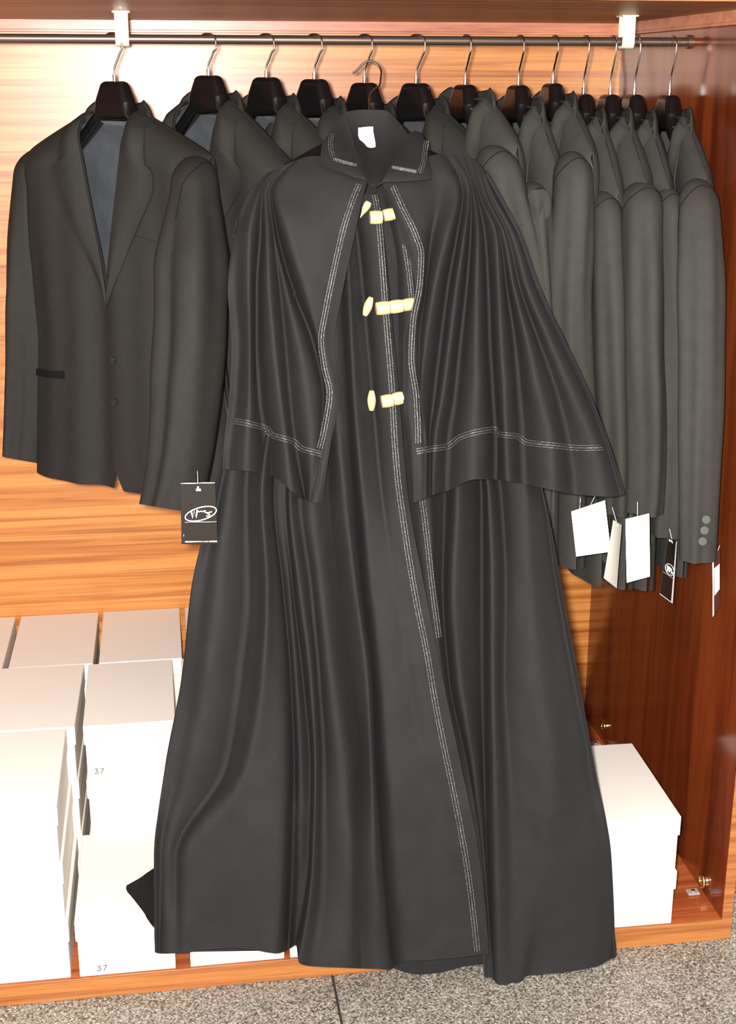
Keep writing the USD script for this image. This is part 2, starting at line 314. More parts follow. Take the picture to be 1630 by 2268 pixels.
cloak = thing('cloak', 'full-length black wool cloak with shoulder cape, braid trim and pale toggles, hanging in front', 'cloak', (-.68, -.80, .0))
K = 1.0
left_cols = [
    col([640, 580, 530, 484, 440, 412, 378, 350, 352], [-.05, -.05, -.06, -.075, -.075, -.075, -.07, -.06, -.05], 2100),
    col([634, 572, 520, 472, 424, 402, 365, 342, 345], [-.03, -.03, -.03, -.040, -.040, -.040, -.04, -.035, -.03], 2108),
    col([650, 590, 540, 486, 452, 432, 395, 355, 354], [-.01, -.01, -.01, -.012, -.010, -.012, -.015, -.015, -.012], 2112),
    col([668, 612, 560, 508, 487, 466, 430, 372, 372], [-.01, -.01, -.01, .000, .002, -.002, -.006, -.008, .004], 2112),
    col([690, 640, 585, 545, 548, 530, 497, 392, 392], [-.014, -.014, -.014, -.012, -.014, -.016, -.018, -.012, .004], 2111),
    col([700, 652, 605, 565, 574, 560, 522, 414, 412], [-.010, -.010, -.006, .004, .004, .004, .002, .008, .008], 2110),
    col([708, 662, 615, 580, 591, 582, 548, 455, 440], [.004, .008, .010, .022, .024, .022, .018, .010, .007], 2106),
    col([712, 668, 622, 594, 606, 606, 590, 540, 520], [.002, .004, .006, .014, .014, .016, .016, .012, .006], 2099),
    col([716, 674, 628, 601, 618, 630, 632, 622, 610], [-.006, -.004, .002, .002, .003, .006, .010, .012, .014], 2112),
    col([720, 680, 634, 606, 626, 643, 650, 646, 637], [-.018, -.018, -.022, -.026, -.028, -.028, -.030, -.034, -.034], 2103),
    col([722, 684, 642, 620, 640, 656, 665, 664, 650], [-.012, -.012, -.014, -.012, -.012, -.010, -.010, -.014, -.020], 2094),
    col([725, 690, 655, 634, 649, 672, 688, 684, 656], [-.016, -.014, -.016, -.016, -.018, -.020, -.022, -.024, -.020], 2094),
    col([728, 696, 664, 642, 664, 688, 698, 693, 662], [-.006, -.004, -.002, .006, .006, .008, .012, .012, .014], 2132),
    col([731, 702, 676, 664, 688, 706, 716, 716, 690], [-.010, -.010, -.010, -.008, -.012, -.012, -.014, -.010, .004], 2140),
    col([735, 712, 696, 692, 712, 734, 757, 771, 757], [.000, .002, .004, .006, .006, .008, .006, .006, .012], 2143),
    col([740, 724, 722, 730, 750, 773, 797, 796, 800], [-.012, -.012, -.010, -.010, -.012, -.014, -.016, -.004, -.002], 2145),
    col([746, 740, 742, 763, 786, 812, 822, 828, 836], [.000, .002, .006, .014, .014, .014, .014, .012, .008], 2146),
    col([752, 752, 762, 779, 797, 822, 831, 843, 862], [-.002, -.003, .000, .004, .004, .004, .004, .003, .002], 2148),
    col([757, 759, 771, 789, 805, 828, 838, 851, 874], [-.016, -.018, -.016, -.018, -.018, -.018, -.018, -.016, -.014], 2140),
    col([764, 772, 784, 804, 824, 846, 862, 884, 905], [-.002, .000, .004, .008, .006, .006, .008, .004, .000], 2128),
    col([772, 780, 802, 826, 850, 872, 895, 915, 940], [-.006, -.006, -.006, .004, .006, .008, .008, .004, .002], 2127),
    col([782, 800, 824, 846, 876, 905, 936, 956, 980], [-.012, -.016, -.014, -.002, .006, .006, .006, .002, .002], 2124),
    col([795, 818, 842, 864, 896, 932, 966, 996, 1024], [-.002, .000, .002, .006, .008, .010, .008, .004, .002], 2120),
    col([826, 846, 865, 884, 915, 955, 993, 1030, 1058], [.004, .008, .008, .010, .010, .010, .010, .008, .004], 2115),
    col([838, 858, 882, 904, 940, 980, 1022, 1062, 1082], [.004, .006, .006, .008, .008, .008, .008, .006, .002], 2113),
]
GL = columns(left_cols, 130, 4)
WL = fix(world(GL, Y0, 2.0))
right_cols = [
    col([846, 880, 884, 900, 930, 968, 1005, 1045, 1072], [-.012]*9, 2165),
    col([858, 895, 905, 926, 944, 975, 1012, 1052, 1076], [-.006, -.002, -.004, -.002, -.004, -.008, -.010, -.010, -.012], 2168),
    col([870, 912, 925, 948, 960, 980, 1018, 1056, 1078], [-.004, .000, -.002, .000, -.003, -.010, -.014, -.015, -.014], 2170),
    col([880, 922, 945, 966, 968, 986, 1026, 1060, 1080], [-.008, -.008, -.010, -.010, -.012, -.016, -.018, -.018, -.012], 2172),
    col([890, 935, 965, 988, 982, 995, 1036, 1066, 1084], [-.012, -.014, -.016, -.020, -.020, -.020, -.020, -.020, -.008], 2174),
    col([900, 950, 985, 1013, 1004, 1018, 1048, 1071, 1088], [.000, .002, .006, .014, .012, .006, .000, -.012, -.004], 2176),
    col([912, 966, 1005, 1040, 1036, 1042, 1060, 1075, 1091], [-.002, -.002, -.002, .002, .002, -.002, -.006, -.016, .000], 2178),
    col([924, 980, 1024, 1068, 1069, 1070, 1073, 1079, 1094], [-.012, -.012, -.014, -.020, -.020, -.020, -.022, -.018, .004], 2180),
    col([930, 990, 1034, 1083, 1090, 1091, 1095, 1100, 1108], [.002, .004, .008, .012, .014, .014, .012, .010, .010], 2184),
    col([940, 1002, 1050, 1108, 1117, 1114, 1124, 1130, 1128], [-.008, -.008, -.010, -.012, -.012, -.010, -.008, -.002, .010], 2187),
    col([950, 1016, 1070, 1136, 1146, 1152, 1172, 1172, 1152], [-.004, -.002, .000, .006, .004, .004, .002, .004, .006], 2187),
    col([960, 1028, 1086, 1166, 1176, 1196, 1220, 1212, 1170], [.000, .002, .004, .012, .010, .010, .010, .008, -.004], 2178),
    col([970, 1040, 1100, 1188, 1208, 1236, 1262, 1270, 1230], [-.008, -.006, -.006, .002, .000, .000, .002, .004, .002], 2160),
    col([980, 1050, 1112, 1201, 1232, 1268, 1304, 1330, 1325], [-.02, -.02, -.02, -.014, -.012, -.010, -.008, -.004, .000], 2140),
    col([984, 1056, 1116, 1206, 1243, 1281, 1318, 1354, 1362], [-.035, -.035, -.04, -.035, -.035, -.035, -.03, -.025, -.016], 2130),
    col([978, 1048, 1108, 1196, 1232, 1270, 1306, 1342, 1356], [-.055, -.06, -.065, -.07, -.07, -.07, -.06, -.05, -.03], 2122),
]
GR = columns(right_cols, 130, 4)
Y0R = lambda py: Y0(py)+.012
WR = fix(world(GR, Y0R, 2.0))
obj('left_front', shell(WL, .003), M_CAPE, cloak, smooth=60)
obj('right_front', shell(WR, .003), M_CAPE, cloak, smooth=60)
# back of the cloak: hangs behind the two fronts, its hem shows below them; its left corner is folded outwards
bx = np.linspace(0, 1, 41); rows = []
for s in np.linspace(0, 1, 60):
    py = 430+s*1705
    xl = np.interp(py, RS+[2108], [640, 580, 530, 476, 432, 408, 374, 350, 352])+6; xr = np.interp(py, RS+[2125], [980, 1050, 1110, 1198, 1234, 1272, 1308, 1344, 1356])-6
    row = []
    for t in bx:
        hem = np.interp(t, [0, .27, .30, .335, .5, .56, .62, .68, .76, .86, 1], [-26, -30, -44, -6, 4, 24, 24, 4, 12, 10, -4])
        py2 = 430+s*(1705+hem)
        h = -.042-.012*math.sin(t*17+s*2)*min(1, s*2)-.03*math.sin(math.pi*t)*max(0, math.sin(math.pi*s))
        row.append(at((xl+(xr-xl)*t, py2), max(-.952, Y0(py2)-h) if py2 > 1790 else Y0(py2)-h))
    rows.append(row)
obj('back', shell(fix(rows), .003), M_CAPE, cloak, smooth=60)
fc = columns([[(344, 1924, 0), (342, 1980, -.0), (343, 2040, 0), (346, 2060, 0)], [(322, 1938, .01), (318, 1985, .004), (322, 2020, 0), (338, 2050, 0)],
              [(298, 1952, .0), (296, 1978, .0), (310, 2008, 0), (332, 2038, 0)], [(280, 1962, -.01), (279, 1967, -.01), (297, 1992, -.01), (322, 2022, -.01)]], 14, 5)
obj('folded_corner', shell(world(fc, lambda y: -.936), .003), M_DARK, cloak, smooth=60)

# shoulder cape, two fronts
CY = [430, 520, 640, 760, 880, 980]
def cc(xs, hs, bot, top=None): 
    c = [(x, y, h) for x, y, h in zip(xs, CY, hs)]+[(xs[6], bot, hs[6])]
    return ([top]+c) if top else c
YC = lambda py: Y0(py)-.036
cape_l = [
    cc([556, 520, 514, 520, 518, 506, 502], [-.04, -.06, -.07, -.07, -.07, -.07, -.07], 1034, (590, 392, -.04)),
    cc([548, 518, 504, 512, 507, 496, 493], [-.02, -.03, -.034, -.034, -.034, -.034, -.034], 1038, (580, 390, -.02)),
    cc([560, 532, 522, 530, 524, 512, 506], [-.002, -.002, -.008, -.010, -.008, -.006, -.006], 1040, (596, 381, -.005)),
    cc([572, 553, 550, 552, 552, 548, 545], [.006, .012, .012, .012, .016, .016, .016], 1043, (608, 376, .000)),
    cc([580, 576, 569, 569, 574, 588, 594], [-.004, -.012, -.014, -.016, -.016, -.018, -.022], 1050, (620, 370, .002)),
    cc([588, 591, 596, 606, 620, 632, 644], [.004, .012, .014, .016, .016, .014, .014], 1086, (630, 366, .002)),
    cc([594, 604, 618, 630, 640, 652, 676], [-.002, -.003, -.012, -.014, -.014, -.016, -.022], 1107, (640, 361, .002)),
    cc([598, 608, 634, 662, 682, 688, 684], [-.006, -.006, -.004, .002, .004, .004, -.006], 1110, (648, 358, .002)),
    cc([602, 616, 650, 694, 716, 708, 690], [-.010, -.018, -.020, -.018, -.012, -.004, .000], 1112, (656, 355, .002)),
    cc([622, 642, 676, 706, 722, 714, 696], [.004, .010, .010, .006, .002, .004, .004], 1112, (668, 350, .003)),
    cc([680, 704, 714, 716, 734, 720, 702], [.004, .006, .008, .006, .004, .008, .006], 1113, (706, 345, .004)),
    cc([770, 752, 730, 722, 742, 726, 707], [.004, .004, .006, .004, .004, .008, .002], 1113, (790, 390, .004)),
    cc([806, 786, 760, 741, 751, 733, 714], [.000, .000, .002, .000, .000, .003, -.004], 1113, (815, 400, .000)),
]
GCL = columns(cape_l, 90, 5); WCL = world(GCL, YC, 2.2)
CFL = obj('cape_front', shell(WCL, .003), M_CAPE, cloak, smooth=60)
cape_r = [
    cc([858, 888, 920, 893, 893, 905, 913], [.000, -.002, .000, -.004, .000, .000, -.004], 1115, (845, 402, .000)),
    cc([872, 912, 933, 908, 908, 914, 918], [.004, .004, .004, .004, .006, .006, .004], 1114, (868, 392, .004)),
    cc([900, 935, 938, 918, 922, 930, 930], [.002, .002, -.004, .004, .008, .008, .006], 1110, (900, 382, .004)),
    cc([972, 958, 944, 930, 928, 938, 936], [-.006, -.010, -.012, -.004, .002, .008, .006], 1108, (940, 350, .003)),
    cc([1012, 990, 962, 944, 932, 944, 942], [.004, .010, .012, .010, .010, .006, .004], 1105, (968, 342, .003)),
    cc([1024, 1012, 991, 976, 962, 952, 952], [-.010, -.014, -.016, -.014, -.012, -.012, -.014], 1100, (986, 341, .002)),
    cc([1038, 1028, 1011, 996, 980, 964, 960], [.002, .010, .012, .012, .012, .008, .006], 1096, (1000, 341, .002)),
    cc([1044, 1042, 1033, 1020, 1008, 994, 990], [-.006, -.012, -.014, -.014, -.014, -.014, -.018], 1088, (1012, 342, .002)),
    cc([1049, 1058, 1056, 1055, 1055, 1053, 1050], [.004, .012, .014, .016, .016, .016, .014], 1062, (1022, 343, .002)),
    cc([1056, 1073, 1081, 1085, 1092, 1098, 1096], [-.008, -.012, -.014, -.014, -.016, -.018, -.020], 1062, (1032, 345, .001)),
    cc([1062, 1098, 1105, 1111, 1118, 1122, 1125], [.002, .008, .012, .014, .014, .014, .012], 1066, (1042, 349, .000)),
    cc([1068, 1106, 1122, 1139, 1150, 1156, 1159], [-.006, -.006, -.012, -.014, -.014, -.014, -.014], 1072, (1050, 354, -.002)),
    cc([1074, 1116, 1139, 1170, 1198, 1220, 1226], [.000, .002, .008, .010, .014, .014, .014], 1086, (1058, 360, -.004)),
    cc([1082, 1124, 1152, 1194, 1234, 1256, 1268], [-.008, -.006, -.008, -.010, -.010, -.012, -.012], 1094, (1064, 366, -.008)),
    cc([1090, 1136, 1170, 1222, 1272, 1312, 1338], [-.004, .000, .004, .006, .006, .006, .008], 1100, (1068, 372, -.012)),
    cc([1098, 1146, 1188, 1244, 1300, 1338, 1372], [-.016, -.014, -.012, -.010, -.010, -.008, -.008], 1098, (1072, 378, -.016)),
    cc([1104, 1151, 1195, 1253, 1309, 1348, 1383], [-.03, -.034, -.034, -.034, -.034, -.03, -.03], 1092, (1078, 386, -.024)),
    cc([1096, 1142, 1186, 1243, 1298, 1337, 1372], [-.05, -.06, -.065, -.07, -.07, -.065, -.06], 1086, (1070, 390, -.04)),
]
GCR = columns(cape_r, 90, 5); WCR = world(GCR, YC, 2.3)
CFR = obj('cape_front', shell(WCR, .003), M_CAPE, cloak, smooth=60)
# shoulder cape, back
rows = []
for s in np.linspace(0, 1, 40):
    py = 330+s*745
    xl = np.interp(py, [330, 390, 430, 520, 640, 1040, 1080], [720, 590, 556, 522, 516, 504, 504]); xr = np.interp(py, [330, 386, 430, 520, 640, 760, 880, 980, 1090], [935, 1068, 1092, 1138, 1182, 1240, 1296, 1335, 1370])
    rows.append([at((xl+(xr-xl)*t, py-10*math.sin(9*t)), Y0(py)+.030+.016*math.sin(math.pi*t)+.006*math.sin(t*23)*s) for t in np.linspace(0, 1, 50)])
obj('cape_back', shell(A(rows), .003), M_CAPE, cloak, smooth=60)

# collar: back stand, two leaves
cb = columns([[(715, 322, .000), (748, 345, .012), (790, 372, .02), (812, 402, .024)], [(742, 285, -.02), (764, 320, -.02), (800, 360, -.012), (820, 404, .012)],
              [(764, 249, -.03), (780, 300, -.040), (806, 355, -.032), (826, 408, .006)], [(806, 243, -.036), (812, 300, -.048), (824, 350, -.036), (831, 412, .004)],
              [(852, 244, -.03), (852, 300, -.040), (846, 355, -.032), (836, 408, .006)], [(880, 268, -.02), (884, 310, -.020), (866, 360, -.012), (842, 404, .012)],
              [(905, 300, -.004), (905, 335, .006), (872, 376, .018), (848, 402, .024)]], 24, 5)
obj('collar_back', shell(world(cb, YC), .004), M_CAPE, cloak, smooth=60)
cl = columns([[(757, 254, -.022), (735, 286, -.006), (714, 318, .010), (710, 345, .022), (710, 363, .024)],
              [(768, 262, -.018), (752, 298, .000), (738, 330, .020), (734, 356, .026), (735, 374, .026)],
              [(780, 300, -.010), (772, 324, .004), (764, 345, .022), (760, 366, .028), (762, 383, .027)],
              [(788, 332, -.002), (786, 346, .010), (784, 360, .022), (782, 380, .028), (784, 392, .027)],
              [(794, 346, .006), (798, 362, .014), (802, 376, .022), (806, 390, .026), (813, 399, .024)]], 22, 6)
WCO = world(cl, YC); obj('collar_leaf', shell(WCO, .005), M_CAPE, cloak, smooth=60)
cr = columns([[(886, 328, -.002), (876, 346, .010), (866, 364, .020), (856, 384, .026), (846, 403, .024)],
              [(892, 316, -.004), (888, 340, .012), (884, 360, .022), (882, 382, .028), (880, 402, .027)],
              [(902, 300, -.008), (908, 326, .010), (912, 350, .022), (914, 376, .028), (914, 400, .027)],
              [(918, 290, -.016), (928, 315, .004), (936, 345, .016), (940, 372, .024), (938, 398, .024)],
              [(936, 298, -.024), (944, 318, -.004), (949, 345, .008), (954, 372, .016), (957, 395, .018)]], 22, 6)
WCOR = world(cr, YC); obj('collar_leaf', shell(WCOR, .005), M_CAPE, cloak, smooth=60)
# neck label
lb = columns([[(793, 283, 0), (793, 296, 0), (796, 308, 0), (806, 316, 0), (812, 324, 0)], [(811, 281, 0), (812, 295, 0), (814, 308, 0), (818, 318, 0), (822, 327, 0)], [(827, 280, 0), (827, 292, 0), (829, 303, 0), (831, 314, 0), (832, 325, 0)]], 8, 3)
obj('neck_label', shell(world(lb, lambda y: YC(y)+.026), .0008), M_LABEL, cloak, label='white neck label')

# braid along the edges
def sampler(G, W): 
    return LinearNDInterpolator(G[..., :2].reshape(-1, 2)+rng.normal(0, 1e-4, (G[..., 0].size, 2)), W[..., 1].reshape(-1))
S_L, S_R, S_CL, S_CR, S_COL, S_COR = sampler(GL, WL), sampler(GR, WR), sampler(GCL, WCL), sampler(GCR, WCR), sampler(cl, WCO), sampler(cr, WCOR)
def braid(poly, S, parent=cloak, w=5.4, name='braid_trim', lift=.0016, rs=1.):
    p = A(poly, float); d = np.r_[0, np.cumsum(np.linalg.norm(np.diff(p, axis=0), axis=1))]
    n = max(8, int(d[-1]/6)); p = PchipInterpolator(d, p)(np.linspace(0, d[-1], n))
    t = np.gradient(p, axis=0); t /= np.linalg.norm(t, axis=1)[:, None]; nn = np.c_[-t[:, 1], t[:, 0]]
    parts = []
    for off, rad in ((-1, .0011), (0, .0016), (1, .0011)):
        q = p+nn*w*off*(1 if off else 0); y = S(q)
        ok = ~np.isnan(y); y = np.interp(np.arange(n), np.arange(n)[ok], y[ok]) if ok.any() else np.full(n, YC(p[0][1]))
        parts.append(tube([at(a, b-lift) for a, b in zip(q, y)], rad*rs, 6))
    return obj(name, parts, M_TRM, parent, smooth=60)
braid([(795, 408), (764, 494), (741, 592), (721, 690), (711, 755), (718, 814), (730, 869), (721, 935), (708, 993)], S_CL, CFL)
braid([(506, 931), (530, 934), (562, 941), (592, 951), (600, 962), (630, 972), (652, 979), (665, 992), (690, 1000), (711, 1005)], S_CL, CFL)
braid([(870, 412), (893, 463), (920, 519), (933, 565), (930, 628), (915, 711), (911, 794), (922, 877), (926, 982)], S_CR, CFR)
braid([(923, 1000), (955, 994), (990, 989), (1020, 968), (1060, 956), (1096, 951), (1105, 962), (1145, 966), (1165, 979), (1220, 986), (1290, 992), (1347, 990)], S_CR, CFR)
braid([(830, 432), (837, 470), (845, 560), (852, 660), (860, 760), (868, 860), (873, 960), (880, 1050), (896, 1171), (921, 1326), (947, 1455), (962, 1547), (980, 1639), (995, 1710), (1017, 1821), (1036, 1931), (1050, 2042), (1057, 2108)], S_L, w=5.6)
braid([(896, 540), (908, 620), (913, 680)], S_R, w=5)
braid([(932, 1090), (938, 1130), (947, 1205), (956, 1289), (965, 1358), (972, 1412)], S_R)
braid([(735, 296), (732, 320), (737, 346)], S_COL, w=4.5, lift=.0015, rs=.8); braid([(737, 352), (762, 359), (790, 366)], S_COL, w=2.5, lift=.0015, rs=.6)
braid([(944, 312), (940, 345), (930, 382)], S_COR, w=4.5, lift=.0015, rs=.8); braid([(868, 370), (895, 375), (922, 380)], S_COR, w=2.5, lift=.0015, rs=.6)

# toggles
def barrel(a, b, prof, S, off=.007, n=16):
    ya, yb = [float(np.nan_to_num(S(*q), nan=Y0(q[1]))) for q in (a, b)]; yy = min(ya, yb)-off
    P, Q = at(a, yy), at(b, yy); t = np.linspace(0, 1, len(prof)); L = np.linalg.norm(Q-P)
    return tube([P+(Q-P)*x for x in np.r_[-.004, t, 1.004]], np.r_[1e-5, prof, 1e-5], n)
TAP = [.0040, .0058, .0070, .0077, .0077, .0070, .0058, .0040]
def tog(mesh, lab=None): obj('toggle', mesh, M_TOG, cloak, smooth=50)
tog(barrel((817, 447), (798, 482), [.0050, .0066, .0066, .0060, .0046, .0030, .0016, .0008], S_L))
tog(barrel((822, 658), (808, 699), TAP, S_L)); tog(barrel((823, 865), (823, 909), TAP, S_L))
def cyl(a, b, r): return barrel(a, b, [r*.92, r, r, r*.92], S_L, off=.010, n=18)
for seq in ([((819, 482), (846, 481), .0116), ((849, 478), (873, 473), .0108)],
            [((833, 684), (862, 681), .0118), ((863, 681), (891, 677), .0118), ((892, 677), (917, 672), .0112)],
            [((845, 890), (870, 886), .0116), ((871, 885), (893, 880), .0116)]):
    for a, b, r in seq: obj('toggle_sleeve', cyl(a, b, r), M_TOG, cloak, smooth=50)

# ------------------------------------------------------------------ hangers and jackets
RX = [249, 459, 588, 695, 807, 922, 1032, 1151, 1228, 1297, 1357, 1411, 1490]
BTOP = [180, 167, 171, 175, 183, 184, 187, 188, 184, 208, 209, 209, 210]
ALPHA = [35, 42, 44, 48, 52, 46, 74, 80, 84, 86, 87, 88, 88]
HLAB = ['black glossy hanger with steel hook, leftmost on the rail', 'second black hanger from the left, its satin jacket lining gathered below', 'third black hanger from the left on the rail', 'fourth black hanger from the left, left of the cloak hook',
        'black hanger whose hook carries the cloak hook', 'black hanger just right of the cloak hook', 'seventh black hanger from the left, half covered by a raised collar', 'eighth black hanger, seen edge-on above a curled sleeve head',
        'ninth black hanger, edge-on with a brown sheen on its end', 'fourth black hanger from the right side panel, narrow and dark', 'black hanger just left of the right rail strap, third from the right', 'black hanger just right of the right rail strap', 'rightmost black hanger beside the side panel']
def frame(i):
    a = math.radians(ALPHA[i]); x0 = at((RX[i], 92), YR)[0]
    return A([x0, YR, 0]), A([math.cos(a), -math.sin(a), 0]), A([-math.sin(a), -math.cos(a), 0])
Zv = A([0, 0, 1.])
def hanger(i):
    O, U, V = frame(i); zb = at((RX[i], BTOP[i]), YR)[2]
    W = lambda u, v, z: O+u*U+v*V+z*Zv
    h = thing('coat_hanger', HLAB[i], 'hanger', (O[0], O[1], zb-.07))
    # neck block and sloping arms
    M_ = manifold3d.Manifold
    def ell(u, z, ru, rv, rz):
        s = trimesh.creation.icosphere(3); p = s.vertices*[ru, rv, rz]
        return [W(u+a, b, z+c) for a, b, c in p]
    def hull(*g): return M_.hull_points(np.vstack(g))
    top = ell(-.018, zb-.012, .013, .016, .012)+ell(.018, zb-.012, .013, .016, .012)
    mid = ell(-.029, zb-.040, .013, .019, .016)+ell(.029, zb-.040, .013, .019, .016)
    low = ell(-.033, zb-.060, .013, .019, .012)+ell(.033, zb-.060, .013, .019, .012)
    m = hull(A(top), A(mid))+hull(A(mid), A(low))
    for s in (-1, 1):
        a1, a2, a3 = ell(s*.033, zb-.060, .013, .019, .012), ell(s*.10, zb-.125, .01, .013, .010), ell(s*.170, zb-.190, .008, .013, .010)
        m = m+hull(A(a1), A(a2))+hull(A(a2), A(a3))
    obj('body', m, M_PLAS, h, smooth=60)
    zt = ZR+.0085
    k = ZR-zb
    pts = [(0, zb-.002), (0, zb+.15*k), (.001, zb+.30*k), (.008, zb+.48*k), (.0165, zb+.68*k), (.0205, ZR-.018), (.0205, ZR-.006)]
    arc = [(.0205*math.cos(t)-.0, ZR-.0030+(.0130)*math.sin(t)) for t in np.linspace(.15, math.pi+.3, 12)]
    pts = spline([(u, 0, z) for u, z in pts]+[(u, 0, z) for u, z in arc], 46)
    obj('hook', tube([W(p[0], 0, p[2]) for p in pts], .0019, 10), M_CHR, h, smooth=60)
    obj('ferrule', tube([W(0, 0, zb-.004), W(0, 0, zb+.012)], .0034, 12), M_CHR, h)
    return h

def jacket(i, label, sleeve, L=.75, T=.05, rv=.05, ru=.055, tip=None, zc=None, buttons=0, cuff=0, pocket=False, m=None, sl_far=True, group=None, seed=0, head=.95, tilt=.0, open_s=.44, front_gap=.0):
    O, U, V = frame(i); zb = at((RX[i], BTOP[i]), YR)[2]; m = m or M_JKT
    zn = (zc if zc else zb-.048)                       # height of the neck points
    a, nb = .212, (.054 if i < 6 else .092)
    S0 = at(sleeve[0][:2], sleeve[0][2]); drop = zn-(S0[2]+.012)
    W = lambda u, v, z: O+u*U+v*V+z*Zv
    t = thing('jacket', label, 'jacket', (O[0], O[1], zn-L), group)
    ph = i*1.7
    def wid(s): return float(np.interp(s, [0, .12, .3, .55, 1], [a, a*.98, a*1.05, a*1.03, a*1.16]))
    def top(q):
        q = abs(q)*a
        return -drop*max(0, (q-nb)/(a-nb))**1.08 if q > nb else 0.
    def thick(q, s):
        w = min(1, max(0, (abs(q)-.35)/.6)); w = w*w*(3-2*w)*max(0, 1-s/.35)
        te = T*(1-w)+max(T, rv*.92)*w                       # the padded shoulder widens towards the sleeve
        rd = math.sqrt(max(0, 1-(1-min(1, s/.085))**2))
        return te*rd*float(np.interp(s, [0, .25, .6, 1], [.96, 1, .9, 1.0]))*max(0., 1-abs(q)**9)**.5+.0004
    def fold(q, s): return (.006*math.sin(9*q+ph)+.004*math.sin(17*q+2.1*ph+2*s))*min(1, s*2.2)*(1-abs(q)**4)*min(1., T/.045)
    def P(q, s, side, off=0., hem=0.):
        z = zn+top(q)*(1-s)+s*(-L-hem)
        return W(q*wid(s), side*(thick(q, s)+.002*min(1, s*15)*(1-abs(q)**9)+off)+fold(q, s)*(1 if side > 0 else .8), z)
    N, C = 44, 30
    ss = np.r_[.085*(1-np.cos(np.linspace(0, np.pi/2, 12))), np.linspace(.085, 1, N-12)[1:]]
    # back, lining
    obj('back', shell([[P(q, s, -1) for q in .997*np.sin(np.linspace(-1.5, 1.5, 2*C))/math.sin(1.5)] for s in ss], .003, toward=O-V*5), m, t, smooth=60)
    lin = [[P(q, s, -1, -.010+.004*math.sin(7*q+3*s*6+ph)*s+(.034 if i == 1 else .012)*(meshkit.fbm(A([[q*5+9, s*16+i, .3]]), 2, 5)[0]-.6)*min(1, s*12))-Zv*.02 for q in np.linspace(-.93, .93, 60)] for s in np.r_[np.linspace(0, .3, 40), np.linspace(.32, .93, 20)]]
    obj('lining', shell(lin, .0015, toward=O+V*5), M_LIN, t, smooth=60)
    sb = open_s
    def e_near(s): return float(np.interp(s, [0, .05, sb, 1], [nb/a, nb/a*1.02, -.04, -.07]))+(.12*max(0, (s-.85)/.15)**2)
    def e_far(s): return float(np.interp(s, [0, .05, sb, 1], [-nb/a, -nb/a*1.02, -.02+front_gap, .03]))-(.12*max(0, (s-.85)/.15)**2)
    near = [[P(e_near(s)+(.997-e_near(s))*k, s, 1, .004*(1-k)) for k in 1-(1-np.linspace(0, 1, C))**1.7] for s in ss]
    far = [[P(-.997+(e_far(s)+.997)*k, s, 1, 0) for k in np.linspace(0, 1, C)**1.7] for s in ss]
    FN = obj('front', shell(near, .003, toward=O+V*5), m, t, smooth=60); FF = obj('front', shell(far, .003, toward=O+V*5), m, t, smooth=60)
    # lapels and collar
    def lapw(s): return float(np.interp(s, [0, .10, .105, .16, sb*.95, sb], [.16, .27, .36, .37, .05, .0]))
    for sg, e, oo in ((1, e_near, .004), (-1, e_far, 0)):
        g = []
        for s in np.r_[np.linspace(.0, .10, 7), np.linspace(.104, sb, 20)]:
            row = []
            for k in np.linspace(0, 1, 8):
                q = e(s)+sg*k*lapw(s)
                row.append(P(q, s, 1, oo+.005+.010*math.sin(math.pi*min(1, k*1.15))*(1-s/sb*.5)))
            g.append(row)
        obj('lapel', shell(g, .003, toward=O+V*5), m, FN if sg > 0 else FF, smooth=50)
    g = []
    for th in np.linspace(-1.15, 1.15, 31):
        # ring round the neck, open at the front
        r_u, r_v = nb+.006, (.028 if i < 6 else .017)
        A_ = th*math.pi/1.5
        cu, cv = math.sin(th*1.36)*r_u*(1+.25*max(0, abs(th)-.7)), -math.cos(th*1.36)*r_v+.004
        dn = A([math.sin(th*1.36), -math.cos(th*1.36)*.8]); dz = -.050*max(0, abs(th)-.62)**1.2*2
        ht = .022+.014*np.clip((abs(th)-.5)/.5, 0, 1)
        prof = [(-.001, -.010), (0, .010), (.003, ht-.004), (.008, ht), (.013, ht-.006), (.019, ht*.3), (.024, -.014)]
        g.append([W(cu+dn[0]*d, cv+dn[1]*d, zn-.012*(1-abs(th)/1.15)+dz+z) for d, z in prof])
    g = A(g)
    obj('collar', shell(g, .0025, toward=O+Zv*9-V*0), m, t, smooth=70)
    # sleeves
    def sleeve_mesh(path, rv, ru, seed):
        hd = head
        k = 34; sj = np.r_[1-np.cos(np.linspace(0, np.pi/2, 11)), np.linspace(1, 1/.08, 24)[1:]]*.08; p_ = spline(path, 200); p = A([[np.interp(x, np.linspace(0, 1, 200), p_[:, c]) for c in range(3)] for x in sj]); n = 40; th = np.linspace(0, 2*np.pi, n, endpoint=False); G = []
        r_ = np.random.default_rng(seed); f1, f2, f3 = r_.uniform(0, 6.28, 3)
        for j in range(k):
            s = sj[j]; cap = math.sqrt(max(0, 1-(1-min(1, s/.08))**2))+.004
            tp = np.interp(s, [0, .10, .30, .6, 1], [head, head*1.04, 1.06, 1.0, .84])*cap
            wob = 1+(.09*np.cos(3*th+f1+1.2*s)+.07*np.cos(5*th+f2-2*s)+.04*np.cos(8*th+f3+s))*min(1, s*4)
            wob += .03*np.sin(14*s+2*th+f3)*math.exp(-((s-.5)/.2)**2)
            v = rv*tp*wob; w_ = ru*tp*wob
            G.append([p[j]+U*(w_[q]*math.cos(th[q]))+V*(v[q]*math.sin(th[q]))+Zv*(tilt*s*v[q]*math.sin(th[q])) for q in range(n)])
        G = A(G); Vv = G.reshape(-1, 3); Fc = []
        inner = A([[p[j]+(G[j, q]-p[j])*.94 for q in range(n)] for j in (k-1, k-4)])
        Vv = np.vstack([Vv, inner.reshape(-1, 3), G[0].mean(0)[None]])
